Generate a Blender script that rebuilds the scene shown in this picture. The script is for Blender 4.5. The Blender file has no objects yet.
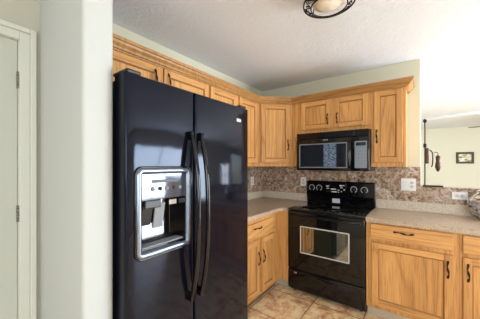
import bpy, bmesh, math, random
from mathutils import Vector, Matrix
random.seed(7)
S = bpy.context.scene
COL = S.collection
PI = math.pi

# ------------------------------------------------------------------ camera
cam = bpy.data.cameras.new('camera')
cam_ob = bpy.data.objects.new('camera', cam); COL.objects.link(cam_ob)
cam.sensor_width = 36.0
cam.lens = 36.0 * 242.42 / 480.0
cam.shift_y = 5.04 / 480.0
cam.clip_start = 0.02
cam_ob.location = (1.8932, -3.0914, 1.3934)
cam_ob.rotation_euler = (PI / 2, 0, 0.64144)
S.camera = cam_ob

# ------------------------------------------------------------------ world, lights, exposure
S.view_settings.view_transform = 'Standard'
S.view_settings.look = 'None'
S.view_settings.gamma = 1.0
S.view_settings.use_curve_mapping = False
S.view_settings.exposure = 0.68
w = bpy.data.worlds.new('sky'); S.world = w; w.use_nodes = True
wn = w.node_tree.nodes; wl = w.node_tree.links
bg = wn['Background']
sky = wn.new('ShaderNodeTexSky'); sky.sky_type = 'NISHITA'
sky.sun_elevation = math.radians(40); sky.sun_rotation = math.radians(200); sky.sun_disc = False
wl.new(sky.outputs[0], bg.inputs[0]); bg.inputs[1].default_value = 0.25


def area(name, loc, direction, sx, sy, power, col=(1, 1, 1)):
    l = bpy.data.lights.new(name, 'AREA'); l.shape = 'RECTANGLE'
    l.size = sx; l.size_y = sy; l.energy = power; l.color = col
    o = bpy.data.objects.new(name, l); COL.objects.link(o)
    o.location = loc
    o.rotation_euler = Vector(direction).to_track_quat('-Z', 'Y').to_euler()
    return o


# daylight entering at each opening (sliding door, side window, rear side window), plus added rear and living room fill
area('daylight_sliding_door', (5.14, 0.35, 1.02), (-1, 0, 0), 1.86, 1.96, 170, (0.86, 0.93, 1.0))
area('daylight_side_window', (5.14, 2.95, 1.35), (-1, 0, 0), 0.86, 0.86, 18, (0.9, 0.95, 1.0))
area('added_rear_fill', (3.5, -5.44, 1.45), (0, 1, 0), 2.3, 1.3, 56, (0.93, 0.96, 1.0))  # unseen window, added and shifted right for frontal light on the stove wall
area('daylight_rear_side_window', (5.14, -3.3, 1.45), (-1, 0, 0), 1.9, 1.3, 4, (0.92, 0.96, 1.0))

area('added_living_fill', (5.14, 4.6, 1.2), (-1, 0, 0), 1.7, 1.9, 4.5, (0.95, 0.97, 1.0))  # unseen window, added to brighten the kitchen and living room ceiling
# ------------------------------------------------------------------ materials
MATS = {}


def mat(name, col=(0.8, 0.8, 0.8), rough=0.5, metal=0.0, spec=0.5, coat=0.0, emit=None, es=1.0, trans=0.0, ior=1.5):
    m = bpy.data.materials.new(name); m.use_nodes = True
    b = m.node_tree.nodes['Principled BSDF']
    b.inputs['Base Color'].default_value = (*col, 1)
    b.inputs['Roughness'].default_value = rough
    b.inputs['Metallic'].default_value = metal
    b.inputs['Specular IOR Level'].default_value = spec
    b.inputs['Coat Weight'].default_value = coat
    b.inputs['Coat Roughness'].default_value = 0.05
    b.inputs['Transmission Weight'].default_value = trans
    b.inputs['IOR'].default_value = ior
    if emit:
        b.inputs['Emission Color'].default_value = (*emit, 1); b.inputs['Emission Strength'].default_value = es
    MATS[name] = m
    return m


def nt(m):
    return m.node_tree.nodes, m.node_tree.links, m.node_tree.nodes['Principled BSDF']


def coords(n, l, kind='Object', scale=(1, 1, 1), rand=False):
    tc = n.new('ShaderNodeTexCoord'); mp = n.new('ShaderNodeMapping')
    mp.inputs['Scale'].default_value = scale
    if rand:
        oi = n.new('ShaderNodeObjectInfo'); mu = n.new('ShaderNodeMath'); mu.operation = 'MULTIPLY'; mu.inputs[1].default_value = 17.3
        l.new(oi.outputs['Random'], mu.inputs[0])
        va = n.new('ShaderNodeVectorMath'); va.operation = 'ADD'
        l.new(tc.outputs[kind], va.inputs[0]); l.new(mu.outputs[0], va.inputs[1]); l.new(va.outputs[0], mp.inputs[0])
    else:
        l.new(tc.outputs[kind], mp.inputs[0])
    return mp.outputs[0]


def ramp(n, l, fac, stops):
    r = n.new('ShaderNodeValToRGB'); e = r.color_ramp.elements
    while len(e) < len(stops): e.new(0.5)
    for i, (p, c) in enumerate(stops):
        e[i].position = p; e[i].color = (*c, 1)
    l.new(fac, r.inputs[0]); return r.outputs[0]


def noise(n, l, vec, scale, detail=4, rough=0.5, dist=0.0):
    t = n.new('ShaderNodeTexNoise'); t.inputs['Scale'].default_value = scale; t.inputs['Detail'].default_value = detail
    t.inputs['Roughness'].default_value = rough; t.inputs['Distortion'].default_value = dist
    l.new(vec, t.inputs['Vector']); return t.outputs['Fac']


def mix(n, l, a, b, fac, blend='MIX'):
    m = n.new('ShaderNodeMix'); m.data_type = 'RGBA'; m.blend_type = blend
    for sock, v in ((m.inputs[0], fac), (m.inputs[6], a), (m.inputs[7], b)):
        if hasattr(v, 'links') or hasattr(v, 'is_linked'): l.new(v, sock)
        elif isinstance(v, (int, float)): sock.default_value = v
        else: sock.default_value = (*v, 1)
    return m.outputs[2]


def bump(n, l, b, h, strength=0.2, dist=0.01):
    bp = n.new('ShaderNodeBump'); bp.inputs['Strength'].default_value = strength; bp.inputs['Distance'].default_value = dist
    l.new(h, bp.inputs['Height']); l.new(bp.outputs[0], b.inputs['Normal'])


def oak(name, axis, tint=1.0):
    """honey oak, grain along local axis"""
    m = mat(name, rough=0.42, spec=0.4); n, l, b = nt(m)
    sc = [1, 1, 1]; sc['xyz'.index(axis)] = 0.09
    v = coords(n, l, 'Object', sc, True)
    warp = noise(n, l, v, 5.0, 2, 0.5)
    cn = noise(n, l, v, 3.4, 1.2, 0.45, 0.3)
    mu = n.new('ShaderNodeMath'); mu.operation = 'MULTIPLY'; mu.inputs[1].default_value = 13.0; l.new(cn, mu.inputs[0])
    pp = n.new('ShaderNodeMath'); pp.operation = 'PINGPONG'; pp.inputs[1].default_value = 0.5; l.new(mu.outputs[0], pp.inputs[0])
    c1 = ramp(n, l, pp.outputs[0], [(0.0, (0.50 * tint, 0.25 * tint, 0.08 * tint)), (0.10, (0.64 * tint, 0.34 * tint, 0.115 * tint)), (0.5, (0.71 * tint, 0.39 * tint, 0.14 * tint))])
    sc2 = [70, 70, 70]; sc2['xyz'.index(axis)] = 2.0
    v2 = coords(n, l, 'Object', sc2, True)
    f = noise(n, l, v2, 2.2, 3, 0.6)
    c2 = ramp(n, l, f, [(0.38, (0.60, 0.48, 0.36)), (0.5, (1, 1, 1))])
    c = mix(n, l, c1, c2, 0.55, 'MULTIPLY')
    c3 = ramp(n, l, warp, [(0.3, (0.82, 0.76, 0.7)), (0.7, (1.1, 1.08, 1.05))])
    c = mix(n, l, c, c3, 0.7, 'MULTIPLY')
    l.new(c, b.inputs['Base Color'])
    bump(n, l, b, f, 0.12, 0.002)
    return m


OV = oak('oak_vertical_grain', 'z')
OH = oak('oak_horizontal_grain', 'x')
groove_m = mat('stain_filled_groove', (0.36, 0.17, 0.055), 0.5)
OHY = oak('oak_crown', 'x', 0.70)  # darkened for the crown's stain, with its shade painted in too

wall_m = mat('warm_cream_wall_paint', (0.62, 0.605, 0.48), 0.85, spec=0.2)
n, l, b = nt(wall_m); v = coords(n, l); bump(n, l, b, noise(n, l, v, 60, 4), 0.22, 0.004)
wall_w = mat('pale_wall_paint', (0.49, 0.515, 0.50), 0.8, spec=0.25)
n, l, b = nt(wall_w); v = coords(n, l); bump(n, l, b, noise(n, l, v, 55, 4), 0.2, 0.004)
olive = mat('olive_cream_paint', (0.52, 0.52, 0.44), 0.85, spec=0.2)
far_m = mat('cream_living_wall_paint', (0.74, 0.73, 0.62), 0.9, spec=0.2)
ceil_m = mat('knockdown_ceiling', (0.74, 0.78, 0.83), 0.9, spec=0.15)
n, l, b = nt(ceil_m); v = coords(n, l)
f = noise(n, l, v, 22, 5, 0.6, 0.6)
h = ramp(n, l, f, [(0.44, (0, 0, 0)), (0.56, (1, 1, 1))]); bump(n, l, b, h, 0.3, 0.005)
trim_m = mat('white_semi_gloss_trim', (0.64, 0.67, 0.62), 0.45, spec=0.4)
door_m = mat('painted_door', (0.52, 0.56, 0.51), 0.5, spec=0.35)

# floor tile
floor_m = mat('travertine_tile', rough=0.28, spec=0.5); n, l, b = nt(floor_m)
tc = n.new('ShaderNodeTexCoord'); mp = n.new('ShaderNodeMapping'); mp.inputs['Location'].default_value = (-1.02 + 0.457 * 3, 0.69 + 0.457 * 8, 0)
l.new(tc.outputs['Object'], mp.inputs[0])
br = n.new('ShaderNodeTexBrick'); br.offset = 0.0; br.squash = 1.0
br.inputs['Scale'].default_value = 1.0; br.inputs['Brick Width'].default_value = 0.457; br.inputs['Row Height'].default_value = 0.457
br.inputs['Mortar Size'].default_value = 0.006; br.inputs['Mortar Smooth'].default_value = 0.2
br.inputs['Color1'].default_value = (1.1, 1.06, 1.0, 1); br.inputs['Color2'].default_value = (1.25, 1.2, 1.12, 1); br.inputs['Mortar'].default_value = (0.42, 0.36, 0.3, 1)
l.new(mp.outputs[0], br.inputs['Vector'])
v = tc.outputs['Object']
f1 = noise(n, l, v, 8, 7, 0.68, 0.6)
c1 = ramp(n, l, f1, [(0.36, (0.50, 0.25, 0.12)), (0.46, (0.78, 0.56, 0.33)), (0.58, (0.95, 0.83, 0.57))])
f2 = noise(n, l, v, 14, 5, 0.6, 1.2)
c2 = ramp(n, l, f2, [(0.38, (0.78, 0.58, 0.5)), (0.55, (1, 1, 1))])
c = mix(n, l, c1, c2, 0.6, 'MULTIPLY'); c = mix(n, l, c, br.outputs['Color'], 1.0, 'MULTIPLY')
l.new(c, b.inputs['Base Color'])
inv = n.new('ShaderNodeMath'); inv.operation = 'SUBTRACT'; inv.inputs[0].default_value = 1.0; l.new(br.outputs['Fac'], inv.inputs[1])
bump(n, l, b, inv.outputs[0], 0.5, 0.004)

# backsplash tile: brown-grey marble with pale calcite fractures
tile_m = mat('marble_backsplash', rough=0.22, spec=0.5); n, l, b = nt(tile_m)
v = coords(n, l)
dn = n.new('ShaderNodeTexNoise'); dn.inputs['Scale'].default_value = 9; dn.inputs['Detail'].default_value = 4; l.new(v, dn.inputs['Vector'])
vm = n.new('ShaderNodeVectorMath'); vm.operation = 'MULTIPLY_ADD'; vm.inputs[1].default_value = (0.16, 0.16, 0.16)
l.new(dn.outputs['Color'], vm.inputs[0]); l.new(v, vm.inputs[2])
vo = n.new('ShaderNodeTexVoronoi'); vo.feature = 'DISTANCE_TO_EDGE'; vo.inputs['Scale'].default_value = 11
l.new(vm.outputs[0], vo.inputs['Vector'])
vein = ramp(n, l, vo.outputs['Distance'], [(0.0, (0.9, 0.9, 0.9)), (0.03, (0.4, 0.4, 0.4)), (0.08, (0, 0, 0))])
f = noise(n, l, v, 24, 6, 0.72, 0.9)
base = ramp(n, l, f, [(0.34, (0.07, 0.032, 0.018)), (0.44, (0.25, 0.15, 0.095)), (0.53, (0.46, 0.34, 0.25)), (0.68, (0.62, 0.53, 0.44))])
brk = noise(n, l, v, 7, 3, 0.5); brk = ramp(n, l, brk, [(0.50, (0, 0, 0)), (0.60, (1, 1, 1))])
vv = mix(n, l, (0, 0, 0), vein, brk)
c = mix(n, l, base, (0.82, 0.78, 0.73), vv)
l.new(c, b.inputs['Base Color'])

# laminate worktop
top_m = mat('speckled_laminate', rough=0.33, spec=0.45); n, l, b = nt(top_m)
v = coords(n, l)
f = noise(n, l, v, 130, 4, 0.6); c1 = ramp(n, l, f, [(0.34, (0.34, 0.24, 0.16)), (0.5, (0.50, 0.40, 0.295)), (0.66, (0.62, 0.54, 0.43))])
f = noise(n, l, v, 18, 3, 0.5); c2 = ramp(n, l, f, [(0.35, (0.86, 0.8, 0.75)), (0.65, (1.05, 1.03, 1.0))])
l.new(mix(n, l, c1, c2, 0.8, 'MULTIPLY'), b.inputs['Base Color'])

black = mat('gloss_black_enamel', (0.004, 0.004, 0.005), 0.06, spec=0.42)
up_m = mat('pale_speckled_laminate', rough=0.4, spec=0.4); n, l, b = nt(up_m); v = coords(n, l)
l.new(ramp(n, l, noise(n, l, v, 80, 4, 0.7), [(0.34, (0.50, 0.41, 0.31)), (0.66, (0.78, 0.71, 0.60))]), b.inputs['Base Color'])
glass_black = mat('black_glass', (0.004, 0.004, 0.005), 0.03, spec=0.8)
fr_m = mat('gloss_black_fridge_skin', (0.004, 0.004, 0.009), 0.08, spec=0.30, coat=0.0); n, l, b = nt(fr_m)
b.inputs['Specular Tint'].default_value = (0.66, 0.77, 1.0, 1); v = coords(n, l); bump(n, l, b, noise(n, l, v, 9, 2), 0.05, 0.01)
fr_side = mat('satin_black_side', (0.012, 0.012, 0.013), 0.35)
dark = mat('dark_plastic', (0.012, 0.012, 0.014), 0.4)
iron = mat('dark_bronze_iron', (0.02, 0.014, 0.011), 0.4, metal=0.6)
chrome = mat('brushed_silver', (0.62, 0.64, 0.68), 0.22, metal=1.0)
oven_glass = mat('oven_window_glass', (0.016, 0.022, 0.013), 0.04, spec=1.0, ior=2.6)
bezel_m = mat('silver_bezel', (0.24, 0.29, 0.38), 0.22, metal=0.75)
grey_m = mat('grey_plastic', (0.22, 0.24, 0.26), 0.4)
pale = mat('pale_printed_marks', (0.75, 0.78, 0.82), 0.5)
lilac_m = mat('pale_lilac', (0.62, 0.64, 0.76), 0.5)
mesh_m = mat('microwave_door_screen', (0.016, 0.02, 0.03), 0.07, spec=0.8)
keypad_m = mat('pale_keypad', (0.20, 0.26, 0.36), 0.2, spec=0.6)
oven_frame = mat('oven_window_border', (0.55, 0.56, 0.53), 0.3)
white_m = mat('white_plastic', (0.85, 0.85, 0.84), 0.35)
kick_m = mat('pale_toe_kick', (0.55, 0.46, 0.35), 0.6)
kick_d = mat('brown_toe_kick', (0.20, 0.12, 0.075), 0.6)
glass_m = mat('window_glass', (1, 1, 1), 0.0, trans=1.0, ior=1.45)
bowl_m = mat('frosted_cream_glass', (0.85, 0.80, 0.70), 0.35, spec=0.5)
brass = mat('aged_copper_brown', (0.07, 0.03, 0.02), 0.35, metal=0.3)
nickel = mat('hinge_nickel', (0.22, 0.21, 0.20), 0.4, metal=0.8)

# ------------------------------------------------------------------ mesh helpers


class MB:
    def __init__(s): s.bm = bmesh.new()

    def box(s, x0, x1, y0, y1, z0, z1, bev=0.0, seg=2, mi=0, edges=None):
        r = bmesh.ops.create_cube(s.bm, size=1.0)
        vs = r['verts']
        for v_ in vs:
            v_.co = Vector(((x0 + x1) / 2 + v_.co.x * (x1 - x0), (y0 + y1) / 2 + v_.co.y * (y1 - y0), (z0 + z1) / 2 + v_.co.z * (z1 - z0)))
        es = list({e for v_ in vs for e in v_.link_edges}); fs = list({f_ for v_ in vs for f_ in v_.link_faces})
        for f_ in fs: f_.material_index = mi
        if edges: es = [e for e in es if edges((e.verts[0].co + e.verts[1].co) / 2, (e.verts[1].co - e.verts[0].co).normalized())]
        if bev > 0 and es:
            bmesh.ops.bevel(s.bm, geom=es, offset=bev, segments=seg, profile=0.5, affect='EDGES')
        return s

    def prism(s, pts, axis, a, b_, mi=0):
        """polygon pts (2D) extruded along axis from a to b_. axis 'x': pts=(y,z); 'y': (x,z); 'z': (x,y)"""
        def mk(p, t):
            return {'x': (t, p[0], p[1]), 'y': (p[0], t, p[1]), 'z': (p[0], p[1], t)}[axis]
        A = [s.bm.verts.new(mk(p, a)) for p in pts]; B = [s.bm.verts.new(mk(p, b_)) for p in pts]
        fs = [s.bm.faces.new(A), s.bm.faces.new(B[::-1])]
        k = len(pts)
        for i in range(k): fs.append(s.bm.faces.new((A[i], B[i], B[(i + 1) % k], A[(i + 1) % k])))
        for f_ in fs: f_.material_index = mi
        return s

    def tube(s, pts, r, seg=8, mi=0, cap=True):
        pts = [Vector(p) for p in pts]; rs = r if isinstance(r, (list, tuple)) else [r] * len(pts)
        rings = []; up = None
        for i, p in enumerate(pts):
            d = (pts[min(i + 1, len(pts) - 1)] - pts[max(i - 1, 0)]).normalized()
            if up is None: up = d.orthogonal().normalized()
            up = (up - d * up.dot(d)).normalized(); sd = d.cross(up)
            rings.append([s.bm.verts.new(p + (up * math.cos(2 * PI * k / seg) + sd * math.sin(2 * PI * k / seg)) * rs[i]) for k in range(seg)])
        fs = []
        for a, b_ in zip(rings, rings[1:]):
            for k in range(seg): fs.append(s.bm.faces.new((a[k], a[(k + 1) % seg], b_[(k + 1) % seg], b_[k])))
        if cap: fs += [s.bm.faces.new(rings[0][::-1]), s.bm.faces.new(rings[-1])]
        for f_ in fs: f_.smooth = True; f_.material_index = mi
        return s

    def lathe(s, prof, c=(0, 0, 0), seg=32, mi=0, axis='z'):
        c = Vector(c); rings = []
        for r, z in prof:
            ring = []
            for k in range(seg):
                a = 2 * PI * k / seg
                if axis == 'z': p = Vector((r * math.cos(a), r * math.sin(a), z))
                elif axis == 'y': p = Vector((r * math.cos(a), z, r * math.sin(a)))
                else: p = Vector((z, r * math.cos(a), r * math.sin(a)))
                ring.append(s.bm.verts.new(c + p))
            rings.append(ring)
        fs = []
        for a, b_ in zip(rings, rings[1:]):
            for k in range(seg): fs.append(s.bm.faces.new((a[k], a[(k + 1) % seg], b_[(k + 1) % seg], b_[k])))
        for rr, ring in ((prof[0][0], rings[0]), (prof[-1][0], rings[-1])):
            if rr > 1e-5: fs.append(s.bm.faces.new(ring))
        for f_ in fs: f_.smooth = True; f_.material_index = mi
        return s

    def rring(s, x0, x1, z0, z1, wd, rad, y0, y1, mi=0, seg=6, fill=False):
        """rounded-rectangle ring in the xz plane between y0 (front) and y1 (back)"""
        def loop(ins, r):
            out = []
            for cx, cz, a0 in ((x1 - ins - r, z1 - ins - r, 0), (x0 + ins + r, z1 - ins - r, 90), (x0 + ins + r, z0 + ins + r, 180), (x1 - ins - r, z0 + ins + r, 270)):
                for k in range(seg + 1):
                    a = math.radians(a0 + 90 * k / seg); out.append((cx + r * math.cos(a), cz + r * math.sin(a)))
            return out
        O = loop(0, rad); ch = min(wd * 0.3, abs(y1 - y0) * 0.6); sg = 1 if y1 > y0 else -1
        if fill:
            rings = [(O, y1), (O, y0 + ch * sg), (loop(ch, max(rad - ch, 1e-3)), y0)]
        else:
            I = loop(wd, max(rad - wd, 0.002))
            rings = [(O, y1), (O, y0 + ch * sg), (loop(ch, max(rad - ch, 1e-3)), y0), (loop(wd - ch, max(rad - wd + ch, 0.0021)), y0), (I, y0 + ch * sg), (I, y1)]
        R = [[s.bm.verts.new((x, y, z)) for x, z in L] for L, y in rings]
        k = len(O); fs = []
        for a, b_ in zip(R, R[1:]):
            for i in range(k): fs.append(s.bm.faces.new((a[i], a[(i + 1) % k], b_[(i + 1) % k], b_[i])))
        if fill: fs += [s.bm.faces.new(R[0]), s.bm.faces.new(R[-1])]
        else:
            for i in range(k): fs.append(s.bm.faces.new((R[-1][i], R[-1][(i + 1) % k], R[0][(i + 1) % k], R[0][i])))
        for f_ in fs: f_.material_index = mi
        return s

    def build(s, name, mats, parent=None, loc=(0, 0, 0), rz=0.0, smooth=None):
        bmesh.ops.recalc_face_normals(s.bm, faces=s.bm.faces)
        me = bpy.data.meshes.new(name); s.bm.to_mesh(me); s.bm.free()
        for m_ in (mats if isinstance(mats, (list, tuple)) else [mats]): me.materials.append(m_)
        o = bpy.data.objects.new(name, me); COL.objects.link(o)
        o.location = loc; o.rotation_euler = (0, 0, rz)
        if parent: o.parent = parent
        if smooth:
            for p in me.polygons: p.use_smooth = True
            try: me.set_sharp_from_angle(angle=math.radians(smooth))
            except Exception: pass
        return o


def thing(name, label, cat, loc=(0, 0, 0), rz=0.0, group=None):
    o = bpy.data.objects.new(name, None); COL.objects.link(o); o.empty_display_size = 0.1
    o.location = loc; o.rotation_euler = (0, 0, rz)
    o['label'] = label; o['category'] = cat
    if group: o['group'] = group
    return o


def struct(o, label=None):
    o['kind'] = 'structure'
    if label: o['label'] = label
    return o


def sbox(name, x0, x1, y0, y1, z0, z1, m, bev=0.0, edges=None, seg=3, label=None):
    return struct(MB().box(x0, x1, y0, y1, z0, z1, bev, seg, edges=edges).build(name, m, smooth=35 if bev else None), label)


def boolean_cut(o, cutter):
    md = o.modifiers.new('cut', 'BOOLEAN'); md.operation = 'DIFFERENCE'; md.object = cutter; md.solver = 'EXACT'
    bpy.context.view_layer.update()
    dg = bpy.context.evaluated_depsgraph_get()
    me = bpy.data.meshes.new_from_object(o.evaluated_get(dg))
    o.modifiers.clear(); o.data = me
    bpy.data.objects.remove(cutter)


# ------------------------------------------------------------------ room shell
CZ = 2.478           # ceiling
XW = 1.893           # free end of the stove wall
vert = lambda c, d: abs(d.z) > 0.9
struct(MB().box(-0.15, 5.4, -5.7, 6.0, -0.08, 0.0).build('floor', floor_m), 'beige and rust mottled stone tile floor')
sbox('ceiling', -0.15, 5.4, -5.7, 4.0, CZ, CZ + 0.1, ceil_m, label='white textured kitchen ceiling')
# lowered living room ceiling; its edge runs slightly askew
o = MB().prism([(-0.15, 4.75), (1.89, 4.05), (2.9, 3.62), (5.4, 2.9), (5.4, 6.0), (-0.15, 6.0)], 'z', 2.415, CZ - 0.001).build('ceiling_living_room', ceil_m); struct(o)
sbox('ceiling_rear_strip', -0.15, 5.4, 4.0, 6.0, CZ, CZ + 0.1, ceil_m)
sbox('wall_left', -0.12, 0.0, -2.61, 0.0, 0, CZ, wall_m)
sbox('wall_back', -0.12, XW, 0.0, 0.115, 0, CZ, wall_m, 0.012, lambda c, d: vert(c, d) and c.x > 1, label='cream wall behind stove, ending in a rounded free edge')
sbox('wall_stub', 0.0, 0.88, -2.719, -2.602, 0, CZ, wall_w, 0.014, lambda c, d: vert(c, d) and c.x > 0.5, label='short pale wall beside fridge')
HW = 1.168
sbox('wall_half', XW + 0.001, 3.45, 0.0, 0.115, 0, HW - 0.012, wall_m)
sbox('trim_half_wall_cap', XW + 0.001, 3.46, -0.012, 0.125, HW - 0.012, HW, tile_m, 0.003, label='tile capping on the half wall')
# door wall
DX = 0.37; DY0, DY1, DZ = -3.56, -2.798, 1.983
sbox('wall_door_side', DX - 0.115, DX, -5.58, DY0, 0, CZ, olive)
sbox('wall_door_header', DX - 0.115, DX, DY0, DY1, DZ, CZ, olive)
sbox('wall_door_return', DX - 0.115, DX, DY1, -2.719, 0, CZ, olive)
o = MB().box(DX - 0.05, DX - 0.006, DY0 + 0.012, DY1 - 0.004, 0.008, DZ - 0.004, 0.002, 1).build('door_1', door_m); struct(o, 'plain pale painted flush door')
for z in (1.793, 1.162, 0.25):
    h_ = MB()
    for k in range(5):
        h_.lathe([(0.0, k * 0.0156 - 0.039), (0.0080, k * 0.0156 - 0.039), (0.0080, k * 0.0156 - 0.0246), (0.0, k * 0.0156 - 0.0246)], (DX - 0.002, DY1 - 0.001, z), 10)
    h_.build('hinge', nickel, o)
h_ = MB(); h_.lathe([(0, 0), (0.026, 0), (0.026, 0.006), (0.009, 0.012), (0.009, 0.035), (0.024, 0.045), (0.027, 0.06), (0.018, 0.07), (0, 0.072)], (DX - 0.006, DY0 + 0.08, 0.95), 20, axis='x'); h_.build('door_knob', nickel, o)


def casing(a0, a1, zt, x):
    """door casing: moulded profile on the wall at plane x, around the opening"""
    m_ = MB(); wd = 0.062
    for (s0, s1) in ((0, 0.62), (0.62, 1.0)):
        th = 0.011 if s0 == 0 else 0.018
        m_.box(x, x + th, a1 + wd * s0, a1 + wd * s1, 0, zt + wd * s1, 0.003, 2)
        m_.box(x, x + th, a0 - wd * s1, a0 - wd * s0, 0, zt + wd * s1, 0.003, 2)
        m_.box(x, x + th, a0 - wd * s0, a1 + wd * s0 if s0 else a1, zt + wd * s0, zt + wd * s1, 0.003, 2)
    m_.box(x - 0.115, x, a1 - 0.003, a1, 0, zt); m_.box(x - 0.115, x, a0, a0 + 0.01, 0, zt); m_.box(x - 0.115, x, a0, a1, zt - 0.003, zt)
    return m_


struct(casing(DY0, DY1, DZ, DX).build('trim_1', trim_m), 'white door casing')
# outer walls with openings
sbox('wall_far', -0.15, 5.4, 5.8, 5.92, 0, CZ, far_m, label='cream far wall of the living room')
sbox('wall_living_left', -0.15, -0.03, 0.115, 5.8, 0, CZ, far_m)


def wall_with_openings(name, x0, x1, y0, y1, ops, axis, m):
    """ops: list of (a0,a1,z0,z1) along the axis"""
    mb = MB(); lo, hi = (y0, y1) if axis == 'y' else (x0, x1)

    def bx_(a, b_, z0, z1):
        if b_ - a < 1e-4 or z1 - z0 < 1e-4: return
        if axis == 'y': mb.box(x0, x1, a, b_, z0, z1)
        else: mb.box(a, b_, y0, y1, z0, z1)
    c_ = lo
    for a0, a1, z0, z1 in sorted(ops):
        bx_(c_, a0, 0, CZ); bx_(a0, a1, 0, z0); bx_(a0, a1, z1, CZ); c_ = a1
    bx_(c_, hi, 0, CZ)
    return struct(mb.build(name, m))


wall_with_openings('wall_right', 5.2, 5.34, -5.58, 5.8, [(-0.6, 1.3, 0.02, 2.03), (2.5, 3.4, 0.9, 1.8), (3.72, 5.48, 0.2, 2.2), (-4.3, -2.3, 0.8, 2.1)], 'y', far_m)
wall_with_openings('wall_rear', 0.0, 5.4, -5.7, -5.58, [(2.3, 4.7, 0.8, 2.1)], 'x', far_m)


def window(idx, axis, plane, a0, a1, z0, z1, nv, nh, inward):
    fr = MB(); t = 0.045

    def bx_(A0, A1, Z0, Z1, d0=0.0, d1=0.04):
        p0, p1 = sorted((plane + inward * d0, plane + inward * d1))
        if axis == 'y': fr.box(p0, p1, A0, A1, Z0, Z1)
        else: fr.box(A0, A1, p0, p1, Z0, Z1)
    bx_(a0, a1, z0, z0 + t); bx_(a0, a1, z1 - t, z1); bx_(a0, a0 + t, z0 + t, z1 - t); bx_(a1 - t, a1, z0 + t, z1 - t)
    for k in range(1, nv): bx_(a0 + (a1 - a0) * k / nv - 0.014, a0 + (a1 - a0) * k / nv + 0.014, z0 + t, z1 - t)
    for k in range(1, nh): bx_(a0 + t, a1 - t, z0 + (z1 - z0) * k / nh - 0.012, z0 + (z1 - z0) * k / nh + 0.012, 0.005, 0.035)
    f_ = struct(fr.build('window_%d' % idx, trim_m))
    g = MB(); p0, p1 = sorted((plane - inward * 0.075, plane - inward * 0.07))
    if axis == 'y': g.box(p0, p1, a0 + 0.001, a1 - 0.001, z0 + 0.001, z1 - 0.001)
    else: g.box(a0 + 0.001, a1 - 0.001, p0, p1, z0 + 0.001, z1 - 0.001)
    g.build('glass_pane', glass_m, f_)


window(1, 'y', 5.16, -0.6, 1.3, 0.02, 2.03, 2, 1, -1)
window(2, 'y', 5.16, 2.5, 3.4, 0.9, 1.8, 2, 2, -1)
window(3, 'y', 5.16, -4.3, -2.3, 0.8, 2.1, 3, 2, -1)
window(5, 'y', 5.16, 3.72, 5.48, 0.2, 2.2, 2, 1, -1)  # unseen frame added for the living room fill
window(4, 'x', -5.56, 2.3, 4.7, 0.8, 2.1, 3, 2, 1)  # unseen frame added for the rear fill

# backsplash tiles
TZ0, TZ1 = 1.012, 1.369


def splash_grout(mb, along, a0, a1, plane, z0, z1, pitch=0.305):
    pass


sbox('trim_backsplash_left', 0.0, 0.009, -1.74, 0.0, TZ0, TZ1, tile_m, label='brown veined marble backsplash on the left wall')
sbox('trim_backsplash_back', 0.009, XW - 0.004, -0.009, 0.0, 0.86, TZ1, tile_m, label='brown veined marble backsplash behind the stove')
sbox('trim_backsplash_half_wall', XW - 0.003, 3.45, -0.0095, 0.0, 0.86, HW - 0.013, tile_m, label='brown veined marble tile facing the half wall')
grout = mat('tile_joint', (0.30, 0.25, 0.21), 0.8)
mb = MB()
for x in (0.33, 0.66, 0.98, 1.30, 1.62, 1.93, 2.24, 2.55, 2.86, 3.17):
    mb.box(x - 0.001, x + 0.001, -0.0102, -0.0005, TZ0, TZ1 if x < XW else HW - 0.013)
mb.box(0.012, XW - 0.005, -0.0102, -0.0005, 1.165, 1.167)
struct(mb.build('trim_grout_lines', grout))

# ------------------------------------------------------------------ cabinetry


def pull(parent, x, z, horiz=False, L=0.115, y=-0.019, name='handle'):
    """dark iron pull with flared ends and a twisted, scrolled grip"""
    m_ = MB(); pts = []; rs = []
    for k in range(13):
        t = k / 12; s_ = (t - 0.5) * L
        out = 0.019 * math.sin(PI * t) ** 0.55
        side = 0.0045 * math.sin(t * 2 * PI)
        pts.append((s_, -out - 0.002, side)); rs.append(0.0056 + 0.0022 * math.cos(4 * PI * t) if 0 < k < 12 else 0.006)
    if horiz: P = [(x + a, y + b_, z + c_) for a, b_, c_ in pts]
    else: P = [(x + c_, y + b_, z + a) for a, b_, c_ in pts]
    m_.tube(P, rs, 8)
    for s_ in (-1, 1):
        e = (L / 2) * s_
        if horiz: m_.box(x + e - 0.011, x + e + 0.011, y - 0.004, y, z - 0.007, z + 0.007, 0.002, 1)
        else: m_.box(x - 0.007, x + 0.007, y - 0.004, y, z + e - 0.011, z + e + 0.011, 0.002, 1)
    return m_.build(name, iron, parent)


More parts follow.
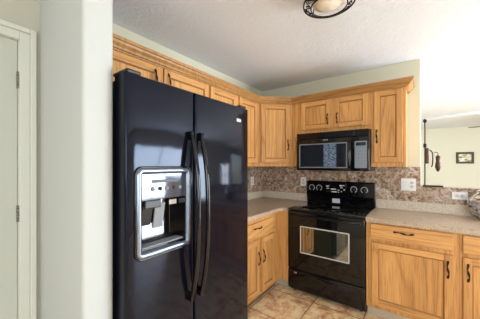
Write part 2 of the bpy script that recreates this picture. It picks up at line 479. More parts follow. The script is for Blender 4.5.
def add_door(root, x0, x1, z0, z1, hx=None, hz=None, hL=0.115, yf=0.0):
    """framed oak door in front of plane y=yf: two stiles, two rails, recessed panel"""
    t = 0.02; sw = 0.052; ya, yb = yf - t, yf - 0.001
    m_ = MB()
    m_.box(x0, x0 + sw, ya, yb, z0, z1, 0.004, 2); m_.box(x1 - sw, x1, ya, yb, z0, z1, 0.004, 2)
    m_.box(x0 + sw - 0.001, x1 - sw + 0.001, ya + 0.0006, yb, z0 + 0.0005, z0 + sw, 0.004, 2, mi=1)
    m_.box(x0 + sw - 0.001, x1 - sw + 0.001, ya + 0.0006, yb, z1 - sw, z1 - 0.0005, 0.004, 2, mi=1)
    d = m_.build('door', [OV, OH], root)
    p = MB(); a0, a1, b0, b1 = x0 + sw, x1 - sw, z0 + sw, z1 - sw; st = 0.009
    # bevelled step down to a flat recessed panel
    A = [(a0, b0), (a1, b0), (a1, b1), (a0, b1)]; B = [(a0 + st, b0 + st), (a1 - st, b0 + st), (a1 - st, b1 - st), (a0 + st, b1 - st)]
    va = [p.bm.verts.new((x, ya + 0.004, z)) for x, z in A]; vb = [p.bm.verts.new((x, ya + 0.015, z)) for x, z in B]; vc = [p.bm.verts.new((x, yb - 0.001, z)) for x, z in A]
    for i in range(4):
        j = (i + 1) % 4
        p.bm.faces.new((va[i], va[j], vb[j], vb[i])); p.bm.faces.new((va[i], vc[i], vc[j], va[j]))
    p.bm.faces.new(vb); p.bm.faces.new(vc[::-1])
    for f_ in p.bm.faces:
        if len(f_.verts) == 4 and abs(f_.calc_center_median().y - (ya + 0.0095)) < 0.0008: f_.material_index = 1
    p.build('panel', [OV, groove_m], d)
    if hx is not None: pull(d, hx, hz, False, hL, ya)
    return d


def add_drawer(root, x0, x1, z0, z1, L=0.125, handle=True, hx=None):
    m_ = MB().box(x0, x1, -0.02, -0.001, z0, z1, 0.005, 3)
    d = m_.build('drawer', OH, root)
    if handle: pull(d, hx if hx is not None else (x0 + x1) / 2, (z0 + z1) / 2 + 0.018, True, L, -0.02)
    return d


def upper(label, loc, rz, wd, dp, z0, z1, doors, group='oak wall cabinets'):
    t = thing('wall_cabinet', label, 'cabinet', (loc[0], loc[1], z0), rz, group)
    MB().box(0.0005, wd - 0.0005, 0, dp - 0.002, 0, z1 - z0, 0.0015, 1).build('body', OV, t)
    for d in doors: add_door(t, d[0], d[1], d[2] - z0, d[3] - z0, d[4], d[5] - z0 if d[5] else None, d[6] if len(d) > 6 else 0.115)
    return t


R90 = PI / 2
ZT = 2.138
# left wall (local x -> +Y)
upper('oak two-door cabinet above the fridge', (0.305, -2.475, 0), R90, 1.02, 0.305, 1.80, ZT,
      [(0.03, 0.507, 1.83, 2.126, 0.442, 2.03), (0.521, 1.005, 1.83, 2.126, 0.560, 2.03)])
upper('tall oak two-door cabinet right of the fridge, next to the angled corner cabinet', (0.305, -1.455, 0), R90, 0.845, 0.305, 1.37, ZT,
      [(0.012, 0.41, 1.415, 2.126, 0.375, 1.62), (0.464, 0.825, 1.415, 2.126, None, None)])
# diagonal corner cabinet
t = thing('corner_cabinet', 'angled oak corner wall cabinet with one door', 'cabinet', (0.305, -0.61, 1.37), PI / 4, 'oak wall cabinets')
dl = 0.305 * math.sqrt(2)
P = [(0.305, -0.61), (0.61, -0.305), (0.61, -0.002), (0.002, -0.002), (0.002, -0.61)]
loc = []
for x, y in P:
    dx, dy = x - 0.305, y + 0.61; c_, s_ = math.cos(-PI / 4), math.sin(-PI / 4); loc.append((dx * c_ - dy * s_, dx * s_ + dy * c_))
MB().prism(loc, 'z', 0, ZT - 1.37).build('body', OV, t)
add_door(t, 0.042, dl - 0.030, 0.045, 0.756, dl - 0.055, 0.262)
# filler + microwave cabinet
SX = 0.718; SW = 0.768
t = upper('short oak two-door cabinet directly above the microwave', (SX, -0.305, 0), 0, SW, 0.305, 1.758, ZT,
          [(0.022, 0.367, 1.80, 2.126, 0.335, 1.905, 0.10), (0.405, 0.742, 1.80, 2.126, 0.437, 1.905, 0.10)])
t = thing('filler_panel', 'narrow oak filler panel left of the microwave', 'cabinet panel', (0.61, -0.305, 1.37))
MB().box(0.0005, SX - 0.61 - 0.001, 0, 0.30, 0, ZT - 1.37, 0.001, 1).build('stile', OV, t)
upper('tall narrow oak cabinet right of the microwave at the wall end', (SX + SW, -0.305, 0), 0, 0.293, 0.305, 1.37, ZT,
      [(0.025, 0.268, 1.415, 2.126, 0.052, 1.675)])

# crown moulding swept along the cabinet fronts
path = [Vector((0.305, -2.605)), Vector((0.305, -0.61)), Vector((0.61, -0.305)), Vector((1.7795, -0.305)), Vector((1.7795, -0.003))]
prof = [(0.0008, 2.131), (0.012, 2.131), (0.013, 2.142), (0.024, 2.144), (0.030, 2.156), (0.046, 2.172), (0.050, 2.186), (0.060, 2.188), (0.062, 2.207), (0.0008, 2.207)]
mb = MB(); rings = []
for i, p in enumerate(path):
    ns = []
    if i > 0: d = (path[i] - path[i - 1]).normalized(); ns.append(Vector((d.y, -d.x)))
    if i < len(path) - 1: d = (path[i + 1] - path[i]).normalized(); ns.append(Vector((d.y, -d.x)))
    nn = sum(ns, Vector((0, 0))).normalized(); k = 1 / nn.dot(ns[0])
    rings.append([mb.bm.verts.new((p.x + nn.x * k * a, p.y + nn.y * k * a, z)) for a, z in prof])
for a, b_ in zip(rings, rings[1:]):
    for k in range(len(prof)): mb.bm.faces.new((a[k], a[(k + 1) % len(prof)], b_[(k + 1) % len(prof)], b_[k]))
mb.bm.faces.new(rings[0]); mb.bm.faces.new(rings[-1][::-1])
o = mb.build('crown_molding', OHY)
o['label'] = 'oak crown moulding running along the tops of all wall cabinets'; o['category'] = 'molding'


def base_cab(label, loc, rz, wd, dp, doors, drawers, kick=kick_m, group='oak base cabinets'):
    t = thing('base_cabinet', label, 'cabinet', (loc[0], loc[1], 0), rz, group)
    MB().box(0.0005, wd - 0.0005, 0, dp - 0.003, 0.1, 0.872, 0.0015, 1).build('body', OV, t)
    MB().box(0.0005, wd - 0.0005, 0.065, dp - 0.003, 0.0005, 0.0995).build('toe_kick', kick, t)
    for d in doors: add_door(t, *d)
    for d in drawers: add_drawer(t, *d)
    return t


# left run
base_cab('oak base cabinet mostly hidden by the fridge, left of the two-door one', (0.61, -1.722, 0), R90, 0.362, 0.61, [(0.03, 0.335, 0.125, 0.67, 0.30, 0.48)], [(0.03, 0.335, 0.70, 0.84)], kick_d)
base_cab('oak base cabinet with one drawer over two doors, between fridge and corner', (0.61, -1.36, 0), R90, 0.75, 0.61,
         [(0.025, 0.296, 0.125, 0.66, 0.262, 0.48), (0.325, 0.60, 0.125, 0.66, 0.353, 0.48)], [(0.025, 0.60, 0.69, 0.832, 0.125, True, 0.25)], kick_d)
t = thing('base_cabinet', 'blind oak corner base with plain stile left of the stove', 'cabinet', (0.0, -0.61, 0), 0, 'oak base cabinets')
MB().box(0.003, SX - 0.002, 0.0005, 0.607, 0.1, 0.872, 0.0015, 1).build('body', OV, t)
MB().box(0.003, SX - 0.002, 0.065, 0.607, 0.0005, 0.0995).build('toe_kick', kick_m, t)
# right run
X1 = SX + SW + 0.003
base_cab('wide oak base cabinet with one drawer and one door, right of the stove', (X1, -0.61, 0), 0, 0.636, 0.61,
         [(0.045, 0.602, 0.135, 0.695, 0.571, 0.58)], [(0.035, 0.602, 0.728, 0.86, 0.125, True, 0.285)])
base_cab('oak base cabinet at the right edge of the view, past the wide one', (X1 + 0.636, -0.61, 0), 0, 0.62, 0.61,
         [(0.02, 0.30, 0.135, 0.695, 0.05, 0.585), (0.32, 0.60, 0.135, 0.695, 0.57, 0.585)], [(0.02, 0.60, 0.728, 0.86)])
base_cab('oak base cabinet farthest along the half wall', (X1 + 1.256, -0.61, 0), 0, 0.62, 0.61,
         [(0.02, 0.30, 0.135, 0.695, 0.27, 0.585), (0.32, 0.60, 0.135, 0.695, 0.35, 0.585)], [(0.02, 0.60, 0.728, 0.86)])

# worktops
ZC = 0.914


def slab(mb, pts, z0, z1, bev, sel):
    mb.prism(pts, 'z', z0, z1); mb.bm.edges.ensure_lookup_table()
    es = [e for e in mb.bm.edges if sel((e.verts[0].co + e.verts[1].co) / 2, (e.verts[1].co - e.verts[0].co))]
    bmesh.ops.bevel(mb.bm, geom=es, offset=bev, segments=4, profile=0.5, affect='EDGES')


t = thing('countertop', 'beige speckled L-shaped worktop left of the stove', 'countertop', (0, 0, 0.874), 0, 'laminate worktops')
mb = MB(); yc = -0.637
slab(mb, [(0.003, -1.722), (0.637, -1.722), (0.637, -0.66), (0.66, yc), (SX - 0.004, yc), (SX - 0.004, -0.012), (0.003, -0.012)], 0.0, 0.04, 0.011,
     lambda c, d: abs(d.z) < 1e-4 and c.z > 0.01 and ((c.x > 0.6 and c.y < -0.62) or (c.x > 0.62 and c.y < -0.6 and c.x < 0.7)))
mb.build('worktop', top_m, t, smooth=40)
mb = MB(); mb.box(0.0095, 0.028, -1.722, -0.028, 0.0405, 0.137, 0.004, 2); mb.box(0.0095, SX - 0.004, -0.0275, -0.0105, 0.0405, 0.137, 0.004, 2)
mb.build('upstand', up_m, t)
t = thing('countertop', 'beige speckled straight worktop right of the stove', 'countertop', (X1, 0, 0.874), 0, 'laminate worktops')
mb = MB(); slab(mb, [(0, yc), (1.88, yc), (1.88, -0.012), (0, -0.012)], 0.0, 0.04, 0.011, lambda c, d: abs(d.x) > 0.1 and abs(d.z) < 1e-4 and c.z > 0.01 and c.y < -0.6)
mb.build('worktop', top_m, t, smooth=40)
MB().box(0, 1.88, -0.0275, -0.0105, 0.0405, 0.137, 0.004, 2).build('upstand', up_m, t)

# ------------------------------------------------------------------ refrigerator
FX, FY = 0.946, -2.590
fw = 0.864; ft = 1.772; split = 0.372
t = thing('refrigerator', 'glossy black side-by-side refrigerator with an ice and water dispenser', 'refrigerator', (FX, FY, 0), R90)
MB().box(0.004, fw - 0.004, 0.095, 0.86, 0.03, ft - 0.02, 0.006, 2).build('body', fr_side, t)
MB().box(0.01, fw - 0.01, 0.05, 0.094, 0.012, 0.095, 0.004, 1).build('base_grille', dark, t)
for x in (0.06, fw - 0.06):
    for y in (0.15, 0.8): MB().lathe([(0, 0.0005), (0.02, 0.0005), (0.02, 0.03), (0, 0.03)], (x, y, 0), 12).build('leveling_foot', dark, t)
fe = lambda c, d: c.y < 0.02
left = MB().box(0.0, split - 0.004, 0.0, 0.085, 0.1, ft, 0.014, 4, edges=fe).build('freezer_door', fr_m, t, smooth=40)
dx0, dx1, dz0, dz1 = 0.045, 0.333, 0.992, 1.378
cut = MB().box(dx0 + 0.02, dx1 - 0.02, -0.02, 0.07, dz0 + 0.03, dz1 - 0.02).build('cutter', dark)
cut.matrix_world = Matrix.Translation((FX, FY, 0)) @ Matrix.Rotation(R90, 4, 'Z')
left.parent = t; bpy.context.view_layer.update()
boolean_cut(left, cut)
for p in left.data.polygons: p.use_smooth = True
left.data.set_sharp_from_angle(angle=math.radians(40))
right = MB().box(split + 0.004, fw, 0.0, 0.085, 0.1, ft, 0.014, 4, edges=fe).build('fridge_door', fr_m, t, smooth=40)
MB().rring(0.729, 0.775, 1.668, 1.690, 0.004, 0.003, -0.003, 0.0, fill=True).build('badge', chrome, right)


def fr_handle(parent, x):
    m_ = MB(); pts = []; rs = []
    za, zb = 0.705, 1.558
    for k in range(25):
        q = k / 24; z = za + (zb - za) * q
        out = 0.012 + 0.056 * (1 - abs(2 * q - 1) ** 2.6)
        pts.append((x, -out, z)); rs.append(0.0125 if 1 < k < 23 else 0.0095)
    m_.tube(pts, rs, 14)
    for z in (za + 0.018, zb - 0.018): m_.box(x - 0.009, x + 0.009, -0.026, 0.0, z - 0.022, z + 0.022, 0.005, 2)
    return m_.build('handle', black, parent)


fr_handle(left, split - 0.036); fr_handle(right, split + 0.030)
for x in (0.0, fw - 0.09):
    MB().box(x + 0.012, x + 0.078, 0.01, 0.13, ft + 0.0005, ft + 0.018, 0.007, 2).build('hinge_cover', dark, t)
# dispenser
MB().rring(dx0 - 0.008, dx1 + 0.008, dz0 - 0.008, dz1 + 0.008, 0.010, 0.036, -0.009, 0.001).build('bezel_rim', black, left, smooth=50)
MB().rring(dx0, dx1, dz0, dz1, 0.024, 0.03, -0.013, 0.001).build('dispenser_bezel', bezel_m, left, smooth=50)
m_ = MB()
bx0, bx1, bz0, bz1 = dx0 + 0.022, dx1 - 0.022, dz0 + 0.032, dz1 - 0.022
m_.box(bx0, bx1, 0.060, 0.066, bz0, bz1); m_.box(bx0, bx0 + 0.004, 0.001, 0.06, bz0, bz1); m_.box(bx1 - 0.004, bx1, 0.001, 0.06, bz0, bz1)
m_.box(bx0, bx1, 0.001, 0.06, bz0, bz0 + 0.004)
m_.build('dispenser_cavity', glass_black, left)
panel_m = mat('mirror_control_panel', (0.10, 0.12, 0.16), 0.06, metal=0.55)
cp = MB().prism([(-0.008, 1.352), (-0.001, 1.238), (0.058, 1.238), (0.058, 1.352)], 'x', bx0 + 0.001, bx1 - 0.001).build('control_panel', panel_m, left)
for k in range(5):
    xx = bx0 + 0.055 + k * 0.037
    MB().lathe([(0, 0), (0.009, 0), (0.009, -0.003), (0, -0.004)], (xx, -0.0045, 1.285), 14, axis='y').build('button', dark if k in (1, 3) else grey_m, cp)
MB().box(bx0 + 0.05, bx1 - 0.05, -0.0075, -0.003, 1.312, 1.326).build('display_strip', dark, cp)
MB().box(bx0 + 0.03, bx0 + 0.115, 0.018, 0.058, 1.195, 1.236, 0.006, 2).build('spout', dark, left)
m_ = MB().prism([(0.018, 1.215), (0.024, 1.217), (0.048, 1.105), (0.040, 1.100)], 'x', bx0 + 0.085, bx0 + 0.135).build('paddle', grey_m, left)
m_ = MB().prism([(0.024, 1.205), (0.030, 1.207), (0.054, 1.12), (0.046, 1.115)], 'x', bx0 + 0.025, bx0 + 0.075).build('paddle', dark, left)
MB().box(bx0 + 0.02, bx0 + 0.15, 0.045, 0.059, 1.06, 1.13, 0.004, 2).build('back_plate', bezel_m, left)
MB().box(bx1 - 0.055, bx1 - 0.012, 0.0575, 0.0595, 1.195, 1.218).build('white_label', white_m, left)
m_ = MB()
for k in range(9): m_.box(bx0 + 0.012, bx1 - 0.012, 0.006 + k * 0.006, 0.009 + k * 0.006, bz0 + 0.0045, bz0 + 0.010)
m_.build('drip_tray', grey_m, left)

# ------------------------------------------------------------------ microwave
MZ0, MZ1, MY = 1.327, 1.753, -0.41
t = thing('microwave', 'black over-the-range microwave with pale keypad above the stove', 'microwave', (SX, MY, MZ0))
H = MZ1 - MZ0
MB().box(0.004, SW - 0.004, 0.03, 0.40, 0, H, 0.003, 1).build('body', dark, t)
d = MB().box(0.003, 0.598, 0.0, 0.0295, 0.0, H - 0.075, 0.007, 3).build('door', black, t, smooth=40)
MB().rring(0.035, 0.562, 0.028, 0.300, 0.012, 0.012, -0.0025, 0.001).build('window_border', grey_m, d)
MB().box(0.048, 0.550, -0.0012, 0.0005, 0.040, 0.288).build('window_screen', mesh_m, d)
reflection_m = mat('painted_reflection', rough=0.15); n, l, b = nt(reflection_m); v = coords(n, l, 'Object', (26, 26, 40))  # bright reflected column painted as colour onto the microwave window
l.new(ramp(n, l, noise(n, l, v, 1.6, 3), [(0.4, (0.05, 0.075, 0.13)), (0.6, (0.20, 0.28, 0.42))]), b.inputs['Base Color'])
MB().box(0.318, 0.452, -0.0020, -0.0013, 0.042, 0.286).build('painted_reflection', reflection_m, d)
m_ = MB(); pts = [(0.583, -0.006 - 0.032 * math.sin(PI * k / 12) ** 0.5, 0.035 + 0.27 * k / 12) for k in range(13)]
m_.tube(pts, 0.010, 12).build('handle', black, d)
d = MB().box(0.601, SW - 0.003, 0.0, 0.0295, 0.0, H - 0.075, 0.007, 3).build('control_panel', black, t, smooth=40)
MB().rring(0.632, 0.745, 0.030, 0.305, 0.004, 0.008, -0.003, 0.0005, fill=True).build('keypad', keypad_m, d)
m_ = MB()
for r in range(6):
    for c_ in range(3): m_.box(0.643 + c_ * 0.033, 0.668 + c_ * 0.033, -0.0036, -0.003, 0.045 + r * 0.033, 0.064 + r * 0.033)
m_.build('key_marks', grey_m, d)
MB().box(0.645, 0.735, -0.0038, -0.003, 0.258, 0.292).build('clock_display', glass_black, d)
m_ = MB()
m_.box(0.003, SW - 0.003, 0.006, 0.0295, H - 0.072, H - 0.001, 0.004, 2)
for k in range(5): m_.box(0.02, SW - 0.02, 0.001, 0.0065, H - 0.066 + k * 0.0125, H - 0.060 + k * 0.0125)
g = m_.build('vent_grille', black, t)
MB().box(0.31, 0.365, -0.002, 0.001, H - 0.098, H - 0.082).build('badge', chrome, t)
for x in (0.12, 0.45): MB().box(x, x + 0.19, 0.08, 0.3, -0.006, -0.0005, 0.002, 1).build('grease_filter', grey_m, t)

# ------------------------------------------------------------------ stove
t = thing('stove', 'glossy black electric range with smooth glass cooktop and rear control panel', 'stove', (SX, -0.64, 0))
sw_ = SW
MB().box(0.004, sw_ - 0.004, 0.035, 0.628, 0.03, 0.900, 0.003, 1).build('body', dark, t)
for x in (0.05, sw_ - 0.05):
    for y in (0.09, 0.58): MB().lathe([(0, 0.0005), (0.016, 0.0005), (0.016, 0.03), (0, 0.03)], (x, y, 0), 12).build('leveling_foot', dark, t)
o_ = MB().box(0.0, sw_, 0.005, 0.60, 0.9005, 0.918, 0.006, 3).build('cooktop', glass_black, t, smooth=40)
ring_m = mat('burner_ring_print', (0.10, 0.10, 0.105), 0.2)
for (x, y, r) in ((0.20, 0.17, 0.105), (0.56, 0.17, 0.085), (0.20, 0.43, 0.085), (0.56, 0.43, 0.105)):
    m_ = MB(); m_.lathe([(r - 0.002, 0.9181), (r, 0.9181), (r, 0.9184), (r - 0.002, 0.9184), (r - 0.002, 0.9181)], (x, y, 0), 40)
    m_.build('burner_ring', ring_m, o_)
# oven door
d = MB().box(0.003, sw_ - 0.003, 0.0, 0.0345, 0.268, 0.888, 0.008, 3).build('oven_door', black, t, smooth=40)
wx0, wx1, wz0, wz1 = 0.142, 0.634, 0.453, 0.742
MB().rring(wx0, wx1, wz0, wz1, 0.012, 0.010, -0.003, 0.0005).build('window_border', oven_frame, d)
MB().box(wx0 + 0.012, wx1 - 0.012, -0.0012, 0.0003, wz0 + 0.012, wz1 - 0.012).build('oven_window', oven_glass, d)
m_ = MB(); pts = [(0.05 + (sw_ - 0.10) * k / 20, -0.012 - 0.030 * (1 - abs(2 * k / 20 - 1) ** 6), 0.852) for k in range(21)]
m_.tube(pts, 0.0135, 14)
for x in (0.05, sw_ - 0.05): m_.box(x - 0.018, x + 0.018, -0.026, 0.0, 0.838, 0.866, 0.005, 2)
m_.build('handle', black, d)
d = MB().box(0.003, sw_ - 0.003, 0.002, 0.0345, 0.055, 0.258, 0.008, 3).build('storage_drawer', black, t, smooth=40)
m_ = MB(); N = 20
# scooped, curved pull lip
for k in range(N):
    a, b_ = k / N, (k + 1) / N
    f_ = lambda q: 0.222 - 0.030 * math.sin(PI * q * 0.5 + PI * 0.0) ** 2 * q
    g_ = lambda q: 0.004 + 0.014 * math.sin(PI * q)
    x_a, x_b = 0.20 + 0.46 * a, 0.20 + 0.46 * b_
    v8 = [m_.bm.verts.new(p) for p in ((x_a, -g_(a), f_(a)), (x_b, -g_(b_), f_(b_)), (x_b, 0.003, f_(b_) + 0.012), (x_a, 0.003, f_(a) + 0.012),
                                      (x_a, -g_(a) + 0.0, f_(a) - 0.010), (x_b, -g_(b_), f_(b_) - 0.010), (x_b, 0.003, f_(b_) - 0.014), (x_a, 0.003, f_(a) - 0.014))]
    for q in ((0, 1, 2, 3), (4, 7, 6, 5), (0, 4, 5, 1), (3, 2, 6, 7)): m_.bm.faces.new([v8[i] for i in q])
m_.build('drawer_pull', black, d)
MB().box(0.075, 0.105, 0.0, 0.0025, 0.222, 0.236).build('badge', chrome, d)
# backguard
m_ = MB()
prof_ = [(0.60, 0.9185), (0.603, 0.9185), (0.578, 0.9185), (0.572, 0.99), (0.560, 1.018), (0.572, 1.180), (0.588, 1.190), (0.625, 1.190), (0.625, 0.9185)]
m_.prism([(0.572, 0.9185), (0.566, 0.985), (0.556, 1.022), (0.572, 1.178), (0.584, 1.190), (0.626, 1.190), (0.626, 0.9185)], 'x', 0.0, sw_)
bgd = m_.build('backguard', black, t)
tilt = (0.572 - 0.556) / (1.178 - 1.022)
yb = lambda z: 0.556 + (z - 1.022) * tilt


def knob(x, z=1.105):
    m_ = MB(); y = yb(z)
    m_.lathe([(0, 0), (0.021, 0), (0.019, -0.020), (0.016, -0.023), (0, -0.023)], (x, y, z), 20, axis='y')
    m_.box(x - 0.0035, x + 0.0035, y - 0.028, y - 0.022, z - 0.018, z + 0.018, 0.001, 1)
    k_ = m_.build('knob', black, bgd)
    m_ = MB()
    for k in range(14):
        a = 2 * PI * k / 14; q0, q1 = 0.029, 0.037
        if k in (10, 11): continue
        c0 = Vector((math.cos(a), 0, math.sin(a))); s0 = Vector((-math.sin(a), 0, math.cos(a))) * 0.0042
        vs = [Vector((x, 0, z)) + c0 * q0 - s0, Vector((x, 0, z)) + c0 * q1 - s0, Vector((x, 0, z)) + c0 * q1 + s0, Vector((x, 0, z)) + c0 * q0 + s0]
        vf = []; vb_ = []
        for v_ in vs:
            vf.append(m_.bm.verts.new((v_.x, yb(v_.z) - 0.0012, v_.z))); vb_.append(m_.bm.verts.new((v_.x, yb(v_.z) + 0.0005, v_.z)))
        m_.bm.faces.new(vf); m_.bm.faces.new(vb_[::-1])
        for i in range(4): m_.bm.faces.new((vf[i], vb_[i], vb_[(i + 1) % 4], vf[(i + 1) % 4]))
    m_.build('dial_marks', pale, k_)


for x in (0.065, 0.155, 0.555, 0.665): knob(x)
MB().box(0.235, 0.47, yb(1.10) - 0.004, yb(1.10) + 0.01, 1.045, 1.165, 0.002, 1).build('display_panel', glass_black, bgd)
m_ = MB(); yy = yb(1.10) - 0.0052
for (a, b_, z0, z1) in ((0.245, 0.285, 1.135, 1.140), (0.245, 0.275, 1.12, 1.127), (0.25, 0.28, 1.10, 1.106), (0.30, 0.36, 1.092, 1.104), (0.31, 0.37, 1.06, 1.072), (0.375, 0.40, 1.085, 1.092), (0.40, 0.43, 1.135, 1.15), (0.435, 0.455, 1.14, 1.15), (0.41, 0.435, 1.115, 1.125), (0.445, 0.46, 1.09, 1.10), (0.415, 0.43, 1.07, 1.078), (0.38, 0.395, 1.06, 1.068)):
    m_.box(a, b_, yy, yy + 0.0015, z0, z1)
m_.build('display_marks', pale, bgd)
MB().box(0.315, 0.402, 0.5655, 0.5705, 0.932, 0.985).build('pale_patch', lilac_m, bgd)  # pale lilac rectangle on the lower backguard

# ------------------------------------------------------------------ outlets


sock_m = mat('socket_face', (0.58, 0.60, 0.62), 0.4)


def plate(label, x0, x1, z0, z1, rz, loc, kind):
    t = thing('outlet' if kind != 'switch' else 'switch_plate', label, 'outlet' if kind != 'switch' else 'switch', loc, rz, 'white wall plates')
    MB().rring(x0, x1, z0, z1, 0.006, 0.006, -0.006, -0.0006, fill=True).build('cover_plate', white_m, t, smooth=40)
    cx, cz = (x0 + x1) / 2, (z0 + z1) / 2
    cell = mat('plate_slot', (0.12, 0.12, 0.12), 0.5) if 'plate_slot' not in MATS else MATS['plate_slot']
    if kind == 'double':
        MB().box(cx - 0.045, cx - 0.012, -0.010, -0.0055, cz - 0.033, cz + 0.033, 0.002, 1).build('rocker', white_m, t)
        spots = [(cx + 0.028, cz + 0.02, 0), (cx + 0.028, cz - 0.02, 0)]
    elif kind == 'horizontal': spots = [(cx - 0.02, cz, 1), (cx + 0.02, cz, 1)]
    else: spots = [(cx, cz + 0.02, 0), (cx, cz - 0.02, 0)]
    for (a, b_, r_) in spots:
        s_ = MB().rring(a - 0.016, a + 0.016, b_ - 0.014, b_ + 0.014, 0.002, 0.011, -0.0075, -0.0055, fill=True).build('socket', sock_m, t, smooth=40)
        m_ = MB()
        for q in (-0.005, 0.005):
            if r_: m_.box(a - 0.004, a + 0.004, -0.0079, -0.0074, b_ + q - 0.001, b_ + q + 0.001)
            else: m_.box(a + q - 0.001, a + q + 0.001, -0.0079, -0.0074, b_ - 0.004, b_ + 0.004)
        m_.build('slots', cell, s_)
    return t


plate('white double switch and outlet plate right of the stove', -0.064, 0.064, -0.064, 0.064, 0, (1.788, -0.009, 1.184), 'double')
plate('white sideways outlet plate on the half wall', -0.056, 0.056, -0.035, 0.035, 0, (2.186, -0.0097, 1.097), 'horizontal')
plate('white upright outlet plate behind the stove, at its left', -0.037, 0.037, -0.058, 0.058, 0, (0.641, -0.009, 1.168), 'single')
plate('white upright outlet plate on the left wall beside the fridge', -0.037, 0.037, -0.06, 0.06, R90, (0.009, -0.285, 1.165), 'single')

# ------------------------------------------------------------------ ceiling fixture
t = thing('ceiling_light', 'flush ceiling light with cream glass bowl and scrolled black iron rim', 'ceiling light', (1.436, -1.560, CZ)); t.scale = (0.84, 0.84, 1.0)
MB().lathe([(0, -0.0005), (0.10, -0.0005), (0.105, -0.02), (0.09, -0.032), (0, -0.032)], seg=32).build('ceiling_pan', iron, t)
MB().lathe([(0.0, -0.033), (0.125, -0.034), (0.132, -0.045), (0.126, -0.070), (0.105, -0.090), (0.06, -0.104), (0, -0.108)], seg=40).build('glass_bowl', bowl_m, t)
m_ = MB()


def ringpts(r, z, k=48): return [(r * math.cos(2 * PI * i / k), r * math.sin(2 * PI * i / k), z) for i in range(k + 1)]


m_.tube(ringpts(0.180, -0.085), 0.0060, 8, cap=False); m_.tube(ringpts(0.127, -0.105), 0.0045, 8, cap=False)
for q in range(10):
    a0 = 2 * PI * q / 10
    pts = []
    for k in range(15):
        u = k / 14; a = a0 + u * 2 * PI / 10
        r = 0.153 + 0.022 * math.sin(2 * PI * u); z = -0.085 - 0.020 * (0.180 - r) / 0.053
        pts.append((r * math.cos(a), r * math.sin(a), z))
    m_.tube(pts, 0.0036, 6)
    for (uc, rr, sg) in ((0.28, 0.155, 1), (0.75, 0.151, -1)):
        pts = []
        for k in range(13):
            th = k / 12 * 2 * PI * 0.85; a = a0 + (uc + 0.085 * math.cos(th) * sg) * 2 * PI / 10; r = rr + 0.010 * math.sin(th)
            pts.append((r * math.cos(a), r * math.sin(a), -0.085 - 0.020 * (0.180 - r) / 0.053))
        m_.tube(pts, 0.003, 6)
m_.build('iron_rim', iron, t)
for q in range(3):
    a = 2 * PI * q / 3 + 0.5
    MB().tube([(0.09 * math.cos(a), 0.09 * math.sin(a), -0.02), (0.165 * math.cos(a), 0.165 * math.sin(a), -0.028), (0.180 * math.cos(a), 0.180 * math.sin(a), -0.085)], 0.004, 6).build('support_arm', iron, t)

# ------------------------------------------------------------------ living room beyond
t = thing('framed_picture', 'small dark framed picture with pale landscape on the far cream wall', 'picture', (2.843, 5.8, 1.575))
MB().rring(-0.18, 0.18, -0.155, 0.155, 0.052, 0.003, -0.03, -0.001).build('frame', mat('dark_olive_frame', (0.045, 0.035, 0.02), 0.4), t)
pm = mat('pale_landscape_print', rough=0.6); n, l, b = nt(pm); v = coords(n, l, 'Object', (1, 1, 2.2))
f = noise(n, l, v, 9, 4); l.new(ramp(n, l, f, [(0.4, (0.20, 0.17, 0.10)), (0.5, (0.6, 0.58, 0.42)), (0.6, (0.85, 0.85, 0.75))]), b.inputs['Base Color'])
MB().box(-0.13, 0.13, -0.012, -0.004, -0.105, 0.105).build('print', pm, t)

fan = thing('ceiling_fan', 'ceiling fan in the living room, one blade tip showing at the right', 'ceiling fan', (3.36, 4.05, 2.415))
bronze = mat('fan_bronze', (0.14, 0.10, 0.075), 0.5)
MB().lathe([(0, -0.0005), (0.065, -0.0005), (0.06, -0.03), (0.018, -0.045), (0.014, -0.05), (0.014, -0.12), (0.09, -0.13), (0.115, -0.16), (0.115, -0.20), (0.08, -0.24), (0, -0.25)], seg=28).build('motor_housing', bronze, fan)
MB().lathe([(0, -0.2505), (0.09, -0.2505), (0.12, -0.29), (0.10, -0.33), (0, -0.35)], seg=28).build('lamp_bowl', bowl_m, fan)
for k in range(5):
    a = math.radians(160 + 72 * k); m_ = MB()
    m_.prism([(0.12, -0.03), (0.22, -0.055), (0.62, -0.07), (0.66, -0.05), (0.66, 0.05), (0.62, 0.07), (0.22, 0.055), (0.12, 0.03)], 'z', -0.205, -0.197)
    m_.build('blade', bronze, fan, rz=a)

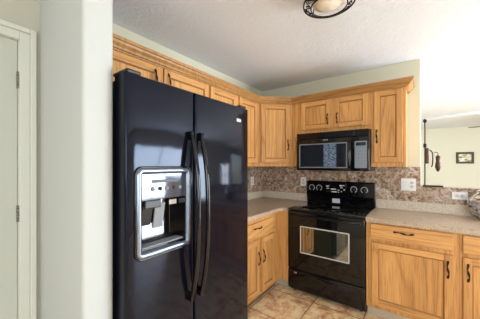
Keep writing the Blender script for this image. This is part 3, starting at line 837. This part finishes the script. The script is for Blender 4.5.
# iron stand with hanging ornaments on the half wall, against the wall end
t = thing('ornament_stand', 'slim black iron stand with hanging copper ornaments on the half wall', 'ornament stand', (1.925, 0.055, HW))
MB().rring(-0.015, 0.125, -0.05, 0.05, 0.01, 0.01, 0, 0.01, fill=True)
MB().box(-0.018, 0.145, -0.045, 0.045, 0.0005, 0.014, 0.005, 2).build('base', iron, t)
m_ = MB(); m_.tube([(0, 0, 0.012), (0, 0, 0.66)], 0.0055, 10)
m_.lathe([(0, 0.655), (0.012, 0.66), (0.019, 0.675), (0.012, 0.692), (0, 0.697)], seg=16)
m_.lathe([(0.0, 0.40), (0.014, 0.402), (0.014, 0.44), (0, 0.442)], seg=12)
m_.build('upright_rod', iron, t)
m_ = MB()
pts = [(0.0, 0, 0.34)] + [(0.03 + 0.032 * math.cos(a), 0, 0.33 + 0.045 * math.sin(a)) for a in [PI - k * PI / 10 for k in range(11)]] + [(0.064, 0, 0.27), (0.060, 0, 0.22), (0.052, 0, 0.20)]
m_.tube(pts, 0.0055, 8).build('hook_arm', iron, t)
m_ = MB().box(0.002, 0.034, -0.02, 0.02, 0.235, 0.395, 0.010, 3).build('copper_plaque', brass, t)
o_ = thing('hanging_ornament', 'copper brown leaf-shaped ornament hanging from the iron stand', 'ornament', (2.030, 0.055, HW + 0.15))
m_ = MB(); m_.lathe([(0, 0), (0.012, 0.012), (0.026, 0.05), (0.022, 0.085), (0.016, 0.11), (0.020, 0.15), (0.014, 0.165), (0, 0.17)], seg=16)
m_.build('body', brass, o_)
m_ = MB(); m_.tube([(0, 0, 0.168), (0.0, 0, 0.19), (-0.012, 0, 0.20), (-0.03, 0, 0.197)], 0.003, 6); m_.build('hanging_wire', iron, o_)

# glass / metal bowl at right end
gb = thing('decorative_vase', 'round silvery mosaic vase on the worktop at the right edge', 'vase', (2.345, -0.165, ZC + 0.0005))
vm_ = mat('silver_mosaic', rough=0.2, metal=0.7); n, l, b = nt(vm_); v = coords(n, l)
vo = n.new('ShaderNodeTexVoronoi'); vo.inputs['Scale'].default_value = 34; l.new(v, vo.inputs['Vector'])
c = ramp(n, l, vo.outputs['Distance'], [(0.1, (0.8, 0.85, 0.92)), (0.5, (0.55, 0.56, 0.6)), (0.85, (0.04, 0.03, 0.03))]); l.new(c, b.inputs['Base Color'])
MB().lathe([(0, 0), (0.045, 0), (0.055, 0.008), (0.085, 0.035), (0.118, 0.085), (0.128, 0.13), (0.118, 0.175), (0.085, 0.215), (0.062, 0.232), (0.066, 0.25), (0.060, 0.252), (0.054, 0.235), (0.05, 0.2), (0, 0.19)], seg=36).build('vase_body', vm_, gb)

# baseboards
sbox('baseboard_stub', 0.37, 0.888, -2.731, -2.7195, 0, 0.08, trim_m, 0.002)
sbox('baseboard_far', -0.03, 5.2, 5.786, 5.7995, 0, 0.09, trim_m)
